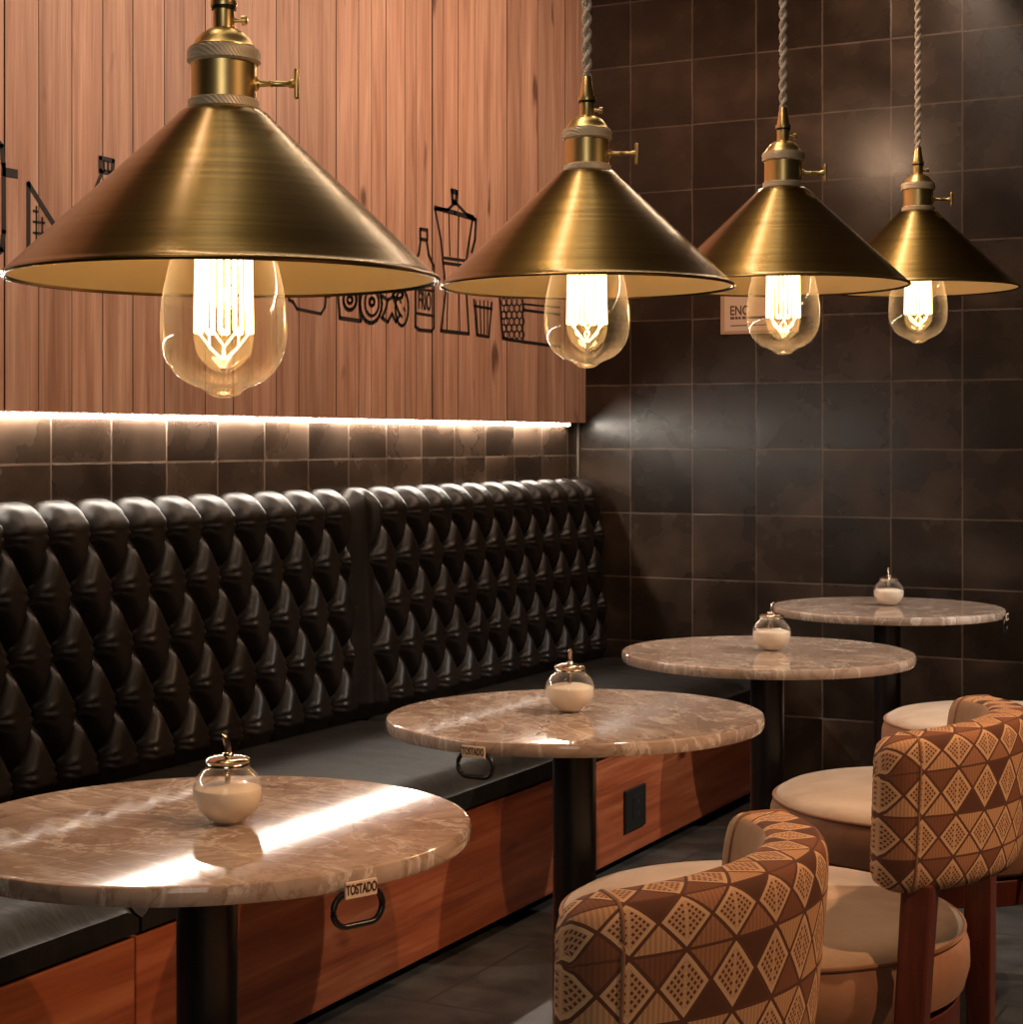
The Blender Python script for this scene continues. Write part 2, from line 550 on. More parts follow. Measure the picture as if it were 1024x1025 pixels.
# boarded panel: planks of uneven width with V grooves
rnd = random.Random(3)
bm = bmesh.new(); uvl = bm.loops.layers.uv.new('UVMap')
y = 1.2
edges = [y]
known = [3.33, 3.443, 3.565, 3.79, 3.92, 4.03]
while y < YB - .06:
    y += rnd.choice([.075, .09, .105, .118, .118, .13])
    edges.append(min(y, YB))
if edges[-1] < YB: edges.append(YB)
for y0, y1 in zip(edges, edges[1:]):
    r = rnd.random(); r2 = rnd.random()
    gx = rnd.choice([.0008, .0012, .0016, .0024]); gd = .011
    dx = rnd.uniform(-.0012, .0012)
    pts = [(PX - gd, y0), (PX + dx, y0 + gx), (PX + dx, y1 - gx), (PX - gd, y1)]
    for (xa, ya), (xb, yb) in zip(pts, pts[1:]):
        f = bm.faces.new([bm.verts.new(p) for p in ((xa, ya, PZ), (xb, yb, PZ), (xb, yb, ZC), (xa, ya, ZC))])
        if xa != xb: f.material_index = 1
        for lp in f.loops: lp[uvl].uv = (r, r2)
    f = bm.faces.new([bm.verts.new(p) for p in ((PX + dx, y0 + gx, PZ), (PX + dx, y1 - gx, PZ), (PX - .028, y1 - gx, PZ), (PX - .028, y0 + gx, PZ))])
    for lp in f.loops: lp[uvl].uv = (r, r2)
me = bpy.data.meshes.new('trim_1'); bm.to_mesh(me); bm.free()
panel = structure(link('trim_1', me, None, [M['plank'], Mat('dark_plank_groove', (.075, .022, .012), .7).mat]))  # groove slot is darker wood, shade of the gaps put into its colour
panel['label'] = 'pine board panel with black food drawings above the banquette'

# LED bar under the panel
t = thing('led_strip', 'white glowing LED strip under the lower edge of the pine panel', 'light', (PX - .022, 3.8, PZ))
bm = bmesh.new(); box(bm, (-.012, -2.6, -.013), (.008, 2.58, -.003), .002); from_bm('diffuser', bm, M['led'], t, False)
bm = bmesh.new(); box(bm, (-.016, -2.62, -.003), (.012, 2.60, 0)); box(bm, (-.012, 2.58, -.014), (.01, 2.60, -.002)); from_bm('channel', bm, M['chrome'], t, False)


# ---- drawings painted on the panel (read off the photograph, projected on the panel plane)
def on_panel(px, py, lift=.0012):
    u = (px - 512) / 1800
    k = (u * cos(YAW) - sin(YAW))
    z = PX / k
    return Vector((PX + lift, z * (u * sin(YAW) + cos(YAW)), CAMZ + (441 - py) / 1800 * z))


def stroke(bm, pts, w=.011, closed=False):
    """flat painted line 0.8 mm thick"""
    P = [on_panel(*p) for p in pts]
    if closed: P = P + [P[0]]
    for a, b in zip(P, P[1:]):
        d = b - a
        if d.length < 1e-6: continue
        d.normalize()
        n_ = Vector((0, -d.z, d.y)) * w / 2
        e = d * w * .35
        lo = [a - e - n_, a - e + n_, b + e + n_, b + e - n_]
        top = [bm.verts.new(v + Vector((.0008, 0, 0))) for v in lo]
        bot = [bm.verts.new(v) for v in lo]
        bm.faces.new(top)
        for k in range(4):
            bm.faces.new((bot[k], bot[(k + 1) % 4], top[(k + 1) % 4], top[k]))


def oval(cx, cy, rx, ry, n=18, a0=0, a1=360):
    return [(cx + rx * cos(radians(a0 + (a1 - a0) * k / n)), cy + ry * sin(radians(a0 + (a1 - a0) * k / n))) for k in range(n + 1)]


def drawing(name, strokes, parent=panel, label=None):
    bm = bmesh.new()
    for s in strokes:
        pts, w_ = s if isinstance(s, tuple) and isinstance(s[1], float) else (s, .011)
        stroke(bm, pts, w_)
    o = from_bm(name, bm, M['ink'], parent, False)
    if label: o['label'] = label
    return o

drawing('cutting_board_drawing', [([(-22, 140), (-6, 137), (1, 146), (3.2, 165), (3.4, 232), (1, 250), (-6, 257), (-22, 258)], .014), ([(4, 172), (15, 174)], .022)])
cheese = [([(28, 256), (28, 184), (67, 246), (70, 258), (28, 256)], .014)]
for yy, x1 in ((211, 37), (222, 44), (233, 50), (244, 57)): cheese.append(([(33, yy), (x1, yy + 1)], .006))
for xx, y0 in ((36, 207), (42, 218), (49, 229)): cheese.append(([(xx, y0), (xx, 252)], .006))
drawing('cheese_grater_drawing', cheese)
drawing('oil_bottle_drawing', [([(100, 158), (113, 161), (112, 173), (100, 171), (100, 158)], .012), ([(104, 161), (104, 171)], .006), ([(108, 162), (108, 172)], .006),
        ([(102, 172), (94, 192), (88, 205), (88, 268), (118, 272), (119, 208), (111, 192), (110, 173)], .010)])
drawing('bowl_drawing', [([(288, 290), (289, 300), (293, 302), (297, 309), (321, 314), (325, 307), (326, 297)], .009), ([(283, 289), (330, 296)], .009)])
drawing('egg_slice_drawing', [([(338, 294), (340, 318), (361, 321), (359, 293), (338, 290)], .011), oval(350, 300, 6.5, 10), (oval(350, 300, 2.6, 3.5, 10), .009)])
drawing('onion_slice_drawing', [(oval(371, 304, 11, 19), .012), (oval(372, 303, 7, 13), .009), (oval(372, 302, 2.5, 4, 10), .010)])
drawing('garlic_drawing', [([(382, 296), (388, 300), (386, 309), (382, 318), (388, 322), (392, 314), (396, 322), (400, 315), (396, 305), (393, 297), (388, 300)], .011)])
drawing('potato_drawing', [(oval(402, 308, 6.5, 18), .010), ([(400, 300), (401, 303)], .008), ([(404, 308), (405, 311)], .008), ([(400, 314), (402, 317)], .008), (oval(398, 295, 5, 4, 10), .012)])
bt = drawing('water_bottle_drawing', [([(420.5, 229), (427.5, 230), (427.5, 240), (420.5, 239), (420.5, 229)], .010), ([(421, 240), (419, 254), (415.5, 262), (415.5, 327), (420, 330), (432, 331), (434, 328), (434, 266), (429, 255), (427, 241)], .010),
        ([(416, 289), (434, 291)], .007), ([(416, 313), (434, 316)], .007)])
Mx = lambda v: Matrix.Translation(v) @ Matrix(((0, 0, 1, 0), (1, 0, 0, 0), (0, 1, 0, 0), (0, 0, 0, 1)))   # text X -> +Y, text Y -> +Z, facing +X
pl = on_panel(425, 302)
text_mesh('lettering', 'FRIO', .085, M['ink'], bt, Mx(pl), .48, .0005, .001)
moka = [([(452, 191), (457, 192.5), (456, 203), (453, 202), (452, 191)], .018), ([(455, 203), (448, 210), (435, 209), (441, 240), (443, 262), (446, 290), (441, 331), (469, 334), (467, 300), (465, 270), (469, 243), (473, 217), (466, 214), (456, 203)], .012),
        ([(435, 208), (455, 213), (474, 219)], .016), ([(468, 216), (476, 220), (475, 240), (472, 252)], .014), ([(444, 258), (466, 261)], .010), ([(444, 263), (466, 266)], .010),
        ([(449, 214), (450, 256)], .006), ([(459, 216), (458, 258)], .006), ([(448, 290), (447, 330)], .006), ([(459, 290), (460, 332)], .006)]
drawing('moka_pot_drawing', moka)
drawing('fries_cup_drawing', [([(474, 300), (477, 335), (489, 337), (492, 303)], .010), ([(474, 306), (492, 309)], .009)] + [([(476 + 4 * k, 301), (478 + 3.2 * k, 334)], .006) for k in range(4)])
hexs = [([(500, 298), (503, 338), (509, 340), (560, 347)], .011), ([(523, 298), (523, 340)], .008), ([(523, 310), (560, 315)], .009), ([(523, 304), (560, 308)], .006)]
for i in range(4):
    for j in range(6):
        cx, cy = 504 + 5.2 * i + (2.6 if j % 2 else 0), 302 + 6.6 * j
        if cx < 523: hexs.append((oval(cx, cy, 2.5, 4.2, 6), .0045))
drawing('fryer_basket_drawing', hexs)

# ---- sign on the back wall
def on_back(px, py):
    u = (px - 512) / 1800
    z = YB / (u * sin(YAW) + cos(YAW))
    return Vector((z * (u * cos(YAW) - sin(YAW)), YB, CAMZ + (441 - py) / 1800 * z))
a = on_back(722, 335); b = on_back(800, 290)
sg = thing('wall_sign', 'small cream printed card on the dark tiled back wall, behind the third lamp', 'sign', ((a.x + b.x) / 2, YB, a.z))
w_, h_ = b.x - a.x, b.z - a.z
bm = bmesh.new(); box(bm, (-w_ / 2, -.010, 0), (w_ / 2, 0, h_), .002); from_bm('card_border', bm, M['sign_edge'], sg, False)
bm = bmesh.new(); box(bm, (-w_ / 2 + .018, -.0125, .012), (w_ / 2 - .018, -.008, h_ - .012)); from_bm('card_face', bm, M['sign'], sg, False)
Mb = lambda v: Matrix.Translation(v) @ Matrix(((1, 0, 0, 0), (0, 0, -1, 0), (0, 1, 0, 0), (0, 0, 0, 1)))    # facing -Y
text_mesh('lettering', 'ENC', .05, M['sign_ink'], sg, Mb((-w_ / 2 + .078, -.0125, .088)), .78, .0005, .0012)
bm = bmesh.new()
for x0, x1, z0, z1 in ((-.098, -.082, .056, .066), (-.079, -.068, .056, .066), (-.065, -.056, .056, .066), (-.050, -.036, .056, .066), (-.032, .06, .056, .066), (-.098, .05, .030, .034)):
    box(bm, (x0 - w_ / 2 + .14, -.0135, z0), (x1 - w_ / 2 + .14, -.012, z1))
from_bm('print_lines', bm, M['sign_ink'], sg, False)

# ------------------------------------------------------------------ banquette
P_, ROW = .1485, .140
XF = -2.968                    # front of the backrest before the padding
def smooth1(t): t = max(0, min(1, t)); return t * t * (3 - 2 * t)


def back_profile(v):
    """v in metres along the front and over the top -> (x, z, nx, nz)"""
    L = .640
    z0 = .440
    if v < L:
        k = v / L
        x = XF - .028 * k
        return x, z0 + v, .999, .04
    R = .045
    a_ = (v - L) / R
    xc, zc = XF - .028 - R, z0 + L
    if a_ < pi / 2:
        return xc + R * cos(a_), zc + R * sin(a_), cos(a_), sin(a_)
    e = v - L - R * pi / 2
    return xc - e, zc + R, 0, 1


def puff(q, s):
    if s < 0 or s > 4:
        A_ = B_ = q
        k = min(1, (-s if s < 0 else s - 4))
    else:
        A_, B_ = q + s / 2, q - s / 2
        k = 0
    fa_, fb_ = abs(sin(pi * A_)), abs(sin(pi * B_))
    f = (1 - (1 - fa_) ** 2.6) * (1 - (1 - fb_) ** 2.6)
    if s < 0 or s > 4:
        f = f * (1 - k) + (1 - (1 - fa_) ** 2.2) * k
    if 0 <= s <= 4:
        hpos = ((A_ % 1) + 1 - (B_ % 1)) / 2          # 0 at the top of a diamond, 1 at its foot
        f *= .80 + .40 * hpos
    r2 = fa_ ** 2 + fb_ ** 2
    # gathers fan out from every button
    ks = round(s); kq = round(q - .5 * (ks % 2)) + .5 * (ks % 2)
    dy_, dz_ = (q - kq) * P_, -(s - ks) * ROW
    rr = sqrt(dy_ * dy_ + dz_ * dz_)
    if 0 <= ks <= 4 and rr < .08:
        f += .075 * cos(11 * atan2(dy_, dz_)) * math.exp(-((rr - .030) / .017) ** 2)
    dim = math.exp(-r2 / .10) * (0 if (s < -.8 or s > 4.8) else 1)
    return f, dim


def button_spots(y0, n):
    for r_ in range(5):
        off = 0 if r_ % 2 == 0 else .5
        for i in range(int(n) + 1):
            yy = y0 + (i + off) * P_
            if y0 + .05 < yy < y0 + n * P_ - .02: yield r_, yy

XS = -2.22
banq = thing('banquette', 'long black button-tufted leather banquette on a red-brown wooden base along the left wall', 'banquette', (XS, 3.8, 0))


def backrest(y0, n, flat_start):
    org = Vector((-3.0, y0 + n * P_ / 2, .44)); inv = -org
    nu, nv = int(n * 22), 150
    Lp = .640 + .045 * pi / 2 + .040
    vrow0 = .632                # first button row along the profile
    bm = bmesh.new()
    grid = []
    for i in range(nu + 1):
        y_ = y0 + P_ * n * i / nu
        q = (y_ - y0) / P_
        col_ = []
        d_end = min(y_ - y0, y0 + n * P_ - y_)
        ef = 1 - smooth1(d_end / .05)
        for j in range(nv + 1):
            v = Lp * j / nv
            x, z, nx, nz = back_profile(v)
            s = (vrow0 - v) / ROW
            f, dim = puff(q, s)
            fade = smooth1((Lp - v) / .05)
            d = (.056 - .026 * nz) * f - .016 * dim
            if flat_start and q < .62:
                kk = smooth1((.62 - q) / .12)
                d = d * (1 - kk) + kk * (.030 - .02 * dim)
            d = d * fade * (1 - ef * .7) - .020 * ef * fade
            # lower padding tucks in at the seat
            if v < .05: d -= .03 * (1 - v / .05)
            col_.append(bm.verts.new(Vector((x + nx * d, y_, z + nz * d)) + inv))
        grid.append(col_)
    for i in range(nu):
        for j in range(nv):
            bm.faces.new((grid[i][j], grid[i + 1][j], grid[i + 1][j + 1], grid[i][j + 1]))
    # end caps and back
    for col_ in (grid[0], grid[-1]):
        yb = col_[0].co.y
        bl = bm.verts.new((-.084, yb, 0))
        bm.faces.new([*col_, bl])
    root = from_bm('backrest', bm, M['leather'], banq, True, 80)
    root.location = org - Vector((XS, 3.8, 0))
    bmb = bmesh.new()
    lathe(bmb, [(0, .0045), (.005, .004), (.0085, .0015), (.009, -.002), (0, -.003)], 12)
    bmesh.ops.rotate(bmb, matrix=Matrix.Rotation(pi / 2, 3, 'Y'), verts=bmb.verts)
    proto = None
    for r_, yy in button_spots(y0, n):
        if yy < 3.0: continue
        x, z, nx, nz = back_profile(vrow0 - r_ * ROW)
        loc = Vector((x - .012, yy, z)) + inv
        if proto is None:
            proto = from_bm('button', bmb, M['leather'], root); o = proto
        else:
            o = proto.copy(); C.objects.link(o)
        o.location = loc
    return root

backrest(4.650 - 15 * P_, 15, False)
backrest(4.676, 12.1, True)

# seat cushions
def cushion(y0, y1, label):
    bm = bmesh.new()
    L_, w2 = y1 - y0, .74
    nx, ny = 22, 40
    def top(a_, b_):
        ex = min(a_, 1 - a_) * w2; ey = min(b_, 1 - b_) * L_
        e = 1 - (1 - smooth1(ex / .07)) * .4 - (1 - smooth1(ey / .03)) * .16
        return e
    g2 = []
    for i in range(nx + 1):
        row = []
        for j in range(ny + 1):
            a_, b_ = i / nx, j / ny
            a_ = .5 - .5 * cos(pi * a_) if True else a_
            b_ = .5 - .5 * cos(pi * b_)
            zz = .115 * top(a_, b_) + .012 * sin(pi * a_) * sin(pi * b_) - .012 * a_
            row.append(bm.verts.new((-w2 / 2 + a_ * w2, -L_ / 2 + b_ * L_, zz)))
        g2.append(row)
    for i in range(nx):
        for j in range(ny):
            bm.faces.new((g2[i][j], g2[i + 1][j], g2[i + 1][j + 1], g2[i][j + 1]))
    ring = [g2[i][0] for i in range(nx + 1)] + [g2[nx][j] for j in range(1, ny + 1)] + [g2[i][ny] for i in range(nx - 1, -1, -1)] + [g2[0][j] for j in range(ny - 1, 0, -1)]
    low = []
    for v in ring:
        low.append(bm.verts.new((v.co.x * 1.0, v.co.y, .012)))
    for k in range(len(ring)):
        k2 = (k + 1) % len(ring)
        bm.faces.new((ring[k], ring[k2], low[k2], low[k]))
    bm.faces.new(low)
    o = from_bm('seat_cushion', bm, M['vinyl'])
    o.location = (XS - .365, (y0 + y1) / 2, .350)
    return tag(o, label, 'cushion')
cushion(1.30, 2.715, 'black vinyl bench cushion at the lower left, beside the nearest table')
cushion(2.725, 4.60, 'long black vinyl bench cushion between the first and second tables')
cushion(4.61, 6.38, 'black vinyl bench cushion at the far end by the back wall')

# wooden base
base = banq
def plank_face(lo, hi, name, parent=base, mat=M['base_wood'], bev=.003):
    bm = bmesh.new(); box(bm, lo, hi, bev)
    uvl_ = bm.loops.layers.uv.new('UVMap'); r1, r2 = random.random(), random.random()
    for f in bm.faces:
        for lp in f.loops: lp[uvl_].uv = (r1, r2)
    return from_bm(name, bm, mat, parent, False)
for y0, y1 in ((-2.5, -1.09), (-1.086, .80), (.804, 2.50)):
    plank_face((-.022, y0, .035), (0, y1, .352), 'front_board')
plank_face((-.74, -2.5, .335), (-.022, 2.5, .352), 'seat_board')
plank_face((-.74, 2.478, .035), (-.022, 2.5, .335), 'end_board')
bm = bmesh.new(); box(bm, (-.09, -2.5, 0), (-.06, 2.47, .06)); from_bm('kick_board', bm, M['kick'], base, False)
# power outlet set in the front boards
def on_base(px, py):
    u = (px - 512) / 1800
    z = XS / (u * cos(YAW) - sin(YAW))
    return Vector((XS, z * (u * sin(YAW) + cos(YAW)), CAMZ + (441 - py) / 1800 * z))
a, b = on_base(624, 812), on_base(644, 805)
po = bpy.data.objects.new('power_outlet', None); C.objects.link(po); po.parent = base
po.location = (0, (a.y + b.y) / 2 - 3.8, (a.z + b.z) / 2)
oy, oz = (b.y - a.y) / 2, .064
bm = bmesh.new(); box(bm, (-.004, -oy, -oz), (.010, oy, oz), .003); o = from_bm('outlet_plate', bm, M['black_plastic'], po, False)
bm = bmesh.new()
box(bm, (.009, -oy * .35, -oz * .5), (.0125, oy * .7, oz * .62), .002)
from_bm('outlet_insert', bm, M['black_plastic'], po, False)
bm = bmesh.new()
for zz in (.02, -.018):
    lathe(bm, [(0, .0005), (.009, 0), (0, -.0005)], 14, mat4=Matrix.Translation((.0128, oy * .15, zz)) @ Matrix.Rotation(pi / 2, 4, 'Y'))
from_bm('socket_hole', bm, M['dark_hole'], po, False)

# ------------------------------------------------------------------ tables
TH, TR = .76, .373
TABLES = [(-1.554, 2.054), (-1.533, 3.215), (-1.547, 4.392), (-1.618, 5.757)]
HOOKS = [-23, -93, 160, 4]
TLAB = ['round marble bistro table nearest the camera at lower left, with a bright light streak',
        'second round marble bistro table from the camera, in front of the power outlet',
        'third round marble bistro table from the camera, pale top in the middle distance',
        'farthest round marble bistro table, standing close to the dark tiled back wall']


def make_table():
    t_ = thing('bistro_table', TLAB[0], 'table', (*TABLES[0], 0), 0, 'round marble tables in a row')
    bm = bmesh.new()
    lathe(bm, [(0, TH), (TR - .03, TH), (TR - .007, TH), (TR - .006, TH), (TR - .002, TH - .0015), (TR, TH - .006), (TR, TH - .020), (TR - .003, TH - .025), (TR - .005, TH - .025), (TR - .03, TH - .025), (0, TH - .025)], 128)
    o = from_bm('tabletop', bm, M['marble'], t_)
    bm = bmesh.new(); lathe(bm, [(0, .02), (.0, .02), (.043, .02), (.043, TH - .033), (.043, TH - .033), (0, TH - .033)], 40); from_bm('column', bm, M['black_metal'], t_)
    bm = bmesh.new(); lathe(bm, [(0, 0), (.145, 0), (.15, .004), (.147, .012), (.06, .022), (.048, .03), (0, .03)], 64); from_bm('foot_plate', bm, M['black_metal'], t_)
    bm = bmesh.new(); box(bm, (-.13, -.13, TH - .034), (.13, .13, TH - .025), .002); from_bm('mounting_plate', bm, M['black_metal'], t_, False)
    # bag hook under the rim, with a name plate
    h = bpy.data.objects.new('bag_hook', None); C.objects.link(h); h.parent = t_
    bm = bmesh.new()
    pts = []
    hw, hh, rr = .037, .021, .020
    for k in range(40):
        a_ = 2 * pi * k / 40
        cx = hw - rr if cos(a_) > 0 else -(hw - rr)
        pts.append((0, cx + rr * cos(a_), -.0 + hh * sin(a_) - hh))
    tube(bm, pts, .0042, 10, closed=True)
    from_bm('hook_ring', bm, M['black_metal'], h)
    bm = bmesh.new(); box(bm, (.004, -.024, -.006), (.008, .024, .015), .001); box(bm, (-.03, -.010, -.004), (.005, .010, 0)); from_bm('name_plate', bm, M['plate'], h, False)
    tm = Matrix.Translation((.0082, 0, .0048)) @ Matrix(((0, 0, 1, 0), (1, 0, 0, 0), (0, 1, 0, 0), (0, 0, 0, 1)))
    text_mesh('lettering', 'TOSTADO', .0175, M['plate_ink'], h, tm, .56, .0004, .0004)
    h.location = (0, 0, 0)
    return t_


def set_hook(t_, deg, tilt):
    a_ = radians(deg)
    for ch in t_.children:
        if ch.name.startswith('bag_hook'):
            ch.location = ((TR + .001) * cos(a_), (TR + .001) * sin(a_), TH - .024)
            ch.rotation_euler = (0, 0, a_)
        if ch.name.startswith('tabletop'):
            # two of the slabs sit a hair off level, lower towards the bench
            ch.rotation_mode = 'QUATERNION'
            tl = radians(-tilt)
            ch.rotation_quaternion = Quaternion((0, 1, 0), tl) @ Quaternion((0, 0, 1), a_ * 3 + 1.1)
            ch.location = (-TH * sin(tl), 0, 0)

tb = make_table()
for i, (x, y) in enumerate(TABLES):
    t_ = tb if i == 0 else dup(tb, (x, y, 0), 0, TLAB[i])
    set_hook(t_, HOOKS[i], (.5, .7, 0, 0)[i])

# ------------------------------------------------------------------ sugar jars
JLAB = ['glass sugar jar with metal pour spout on the nearest table', 'round glass sugar jar on the second table, before the black bench seat',
        'round glass sugar jar on the third table, half full of white sugar', 'small-looking white sugar jar on the farthest table by the tiled wall']
JPOS = [(-1.530, 2.070, .6), (-1.553, 3.235, 2.2), (-1.544, 4.416, 3.6), (-1.625, 5.80, 5.0)]


def make_jar():
    t_ = thing('sugar_jar', JLAB[0], 'sugar jar', (JPOS[0][0], JPOS[0][1], TH), 0, 'sugar jars, one on each table')
    R, zc, hz = .0495, .043, .0445
    outer = [(0, .001), (.022, .001), (.027, .003)]
    for k in range(1, 17):
        a_ = radians(-58 + k * (58 + 52) / 16)
        outer.append((R * cos(a_), zc + hz * sin(a_)))
    outer.append((.0295, .082)); outer.append((.0285, .088))
    bm = bmesh.new(); lathe(bm, outer, 48); from_bm('glass_body', bm, M['jar_glass'], t_)
    sug = [(0, .003), (.021, .003), (.026, .0055)]
    for k in range(1, 13):
        a_ = radians(-56 + k * (56 + 6) / 12)
        sug.append((R * .955 * cos(a_), zc + hz * .955 * sin(a_)))
    zt = sug[-1][1]
    sug += [(.046, zt + .002), (.030, zt + .007), (0, zt + .008)]
    bm = bmesh.new(); lathe(bm, sug, 48); from_bm('sugar', bm, M['sugar'], t_)
    bm = bmesh.new()
    lathe(bm, [(.0285, .080), (.0312, .081), (.0312, .0835), (.0302, .085), (.0312, .0865), (.0312, .0895), (.0290, .092), (.020, .0945), (.008, .0955), (0, .0955)], 48)
    from_bm('screw_cap', bm, M['chrome'], t_)
    bm = bmesh.new()
    tube(bm, [(0, 0, .094), (0, 0, .103), (-.001, 0, .112), (-.004, 0, .121)], lambda k: .0052 - .0008 * k, 12)
    tube(bm, [(-.004, 0, .120), (-.008, 0, .1245)], lambda k: .0046 - .0034 * k, 12)
    lathe(bm, [(.0085, .0952), (.0075, .098), (.0053, .100)], 20)
    from_bm('pour_spout', bm, M['chrome'], t_)
    bm = bmesh.new(); tube(bm, [(0, 0, .090), (0, 0, .050)], .004, 12); from_bm('dosing_tube', bm, M['chrome'], t_)
    return t_
jar = make_jar()
for i, (x, y, rz) in enumerate(JPOS):
    if i == 0: jar.rotation_euler = (0, 0, rz)
    else: dup(jar, (x, y, TH), rz, JLAB[i])

# ------------------------------------------------------------------ chairs
CLAB = ['patterned barrel-back chair in the foreground at lower centre, drawn up to the nearest table',
        'patterned barrel-back chair at right with its slanted wooden back legs showing, facing the second table',
        'chair at the third table, its lit beige seat left of the right-hand backrest',
        'farthest barrel-back chair, only its beige seat edge in view before the back wall']
CPOS = [(-1.085, 1.90, .0), (-1.085, 3.04, .0), (-1.085, 4.19, .0), (-1.17, 5.44, .0)]


def make_chair():
    t_ = thing('barrel_chair', CLAB[0], 'chair', (*CPOS[0][:2], 0), 0, 'barrel-back chairs along the aisle')
    SR, ST = .352, .482
    bm = bmesh.new()
    prof = [(0, ST + .010), (SR * .35, ST + .009), (SR * .7, ST + .005), (SR - .05, ST + .001), (SR - .02, ST - .005), (SR - .005, ST - .014), (SR, ST - .022)]
    lathe(bm, prof, 72, mi=0)
    lathe(bm, [(SR, ST - .022), (SR + .010, ST - .05), (SR + .011, ST - .085), (SR + .002, ST - .118), (SR - .02, ST - .132), (0, ST - .132)], 72, mi=1)
    bmesh.ops.remove_doubles(bm, verts=bm.verts, dist=.0002)
    cu = from_bm('seat_cushion', bm, [M['suede'], M['suede_side']], t_)
    bm = bmesh.new()
    tube(bm, [((SR + .0015) * cos(2 * pi * k / 72), (SR + .0015) * sin(2 * pi * k / 72), ST - .022) for k in range(72)], .0042, 8, closed=True)
    from_bm('piping', bm, M['suede_side'], cu)
    bm = bmesh.new()
    lathe(bm, [(.25, .292), (SR - .01, .292), (SR - .006, .296), (SR - .006, .346), (SR - .01, .350), (.25, .350), (.25, .292)], 72)
    from_bm('seat_frame', bm, M['chair_wood'], t_)
    # back posts: from the floor, outside the seat, up into the wings of the backrest
    for sgn in (-1, 1):
        bm = bmesh.new()
        prism_between(bm, (.325, sgn * .285, 0), (.342, sgn * .205, .600), (.042, .040), (.050, .052))
        from_bm('back_post', bm, M['chair_wood'], t_, False)
    for sgn in (-1, 1):
        bm = bmesh.new()
        prism_between(bm, (-.275, sgn * .235, 0), (-.225, sgn * .20, .345), (.036, .036), (.05, .05))
        from_bm('front_leg', bm, M['chair_wood'], t_, False)
    # barrel back: a padded slab swept along an arc
    cx, Rm, half = .105, .3125, radians(56)
    th, z0, z1 = .088, .585, .835
    zc, hh = (z0 + z1) / 2, (z1 - z0) / 2
    nu, nvp = 56, 40
    bm = bmesh.new(); uvl_ = bm.loops.layers.uv.new('UVMap')
    cols = []
    for i in range(nu + 1):
        f = i / nu
        ang = -half + 2 * half * f
        de = min(f, 1 - f) * 2 * half * Rm
        sc = 1.0
        rE = .052
        if de < rE: sc = sqrt(max(0.0, 1 - ((rE - de) / rE) ** 2))
        scx = .20 + .80 * sc; scz = .74 + .26 * sc
        if i in (0, nu): scx *= .6
        col_ = []
        for k in range(nvp):
            a_ = 2 * pi * k / nvp
            ca, sa = cos(a_), sin(a_)
            pw = .38
            ox = (abs(ca) ** pw) * (1 if ca >= 0 else -1) * th / 2 * scx
            oz = (abs(sa) ** (pw)) * (1 if sa >= 0 else -1) * hh * scz
            r_ = Rm + ox * (1.0)
            # slight outward lean and a softly rising middle
            lean = (oz / hh) * .012
            zz = zc + oz + (.010 * cos(ang / half * pi / 2) if oz > 0 else 0)
            col_.append((bm.verts.new((cx + (r_ + lean) * cos(ang), (r_ + lean) * sin(ang), zz)), (Rm + th / 2) * ang, a_, oz, ox))
        cols.append(col_)
    def per(col_, k):
        # perimeter coordinate that runs over the top and inside
        v_, u_, a_, oz, ox = col_[k]
        return oz + (th / 2 - ox if oz > hh * .5 else 0)
    for i in range(nu):
        for k in range(nvp):
            k2 = (k + 1) % nvp
            q = [(cols[i][k], i, k), (cols[i + 1][k], i + 1, k), (cols[i + 1][k2], i + 1, k2), (cols[i][k2], i, k2)]
            f_ = bm.faces.new([a0[0][0] for a0 in q])
            mid_ox = sum(a0[0][4] for a0 in q) / 4; mid_oz = sum(a0[0][3] for a0 in q) / 4
            inner = mid_ox < -th * .36 and abs(mid_oz) < hh * .97
            f_.material_index = 1 if inner else 0
            for lp, a0 in zip(f_.loops, q):
                lp[uvl_].uv = (a0[0][1] + 3.0, per(cols[a0[1]], a0[2]) + 3.0)
    # rounded end caps
    for i in (0, nu):
        f_ = bm.faces.new([c_[0] for c_ in cols[i]])
        for lp, c_ in zip(f_.loops, cols[i]): lp[uvl_].uv = (c_[1] + 3 + c_[4], c_[3] + 3)
    # piped seam around each wing end, lying on the padding
    seams = [[c_[0].co.copy() for c_ in cols[i]] for i in (5, nu - 5)]
    bk = from_bm('backrest', bm, [M['weave'], M['lining']], t_, True, 80)
    for k_, ring in enumerate(seams):
        bm = bmesh.new(); tube(bm, ring, .0024, 8, closed=True)
        from_bm('seam_cord', bm, M['suede_side'], bk)
    return t_

ch = make_chair()
for i, (x, y, rz) in enumerate(CPOS):
    if i == 0: ch.rotation_euler = (0, 0, rz)
    else: dup(ch, (x, y, 0), rz, CLAB[i])

# ------------------------------------------------------------------ pendant lamps
LAMPS = [(224, 279, 216), (587.5, 287, 147.5), (784, 286, 125), (919, 289, 99)]
SHR = .29
LLAB = ['large brass cone pendant lamp at upper left, nearest the camera', 'brass cone pendant lamp, second from the left, before the end of the pine panel',
        'brass cone pendant lamp, third from the left, in front of the small cream card', 'smallest-looking brass cone pendant lamp at the far right']


def lamp_loc(px, py, hw):
    z = SHR * 1800 / hw
    u = (px - 512) / 1800
    return (z * (u * cos(YAW) - sin(YAW)), z * (u * sin(YAW) + cos(YAW)), CAMZ + (441 - py) / 1800 * z)


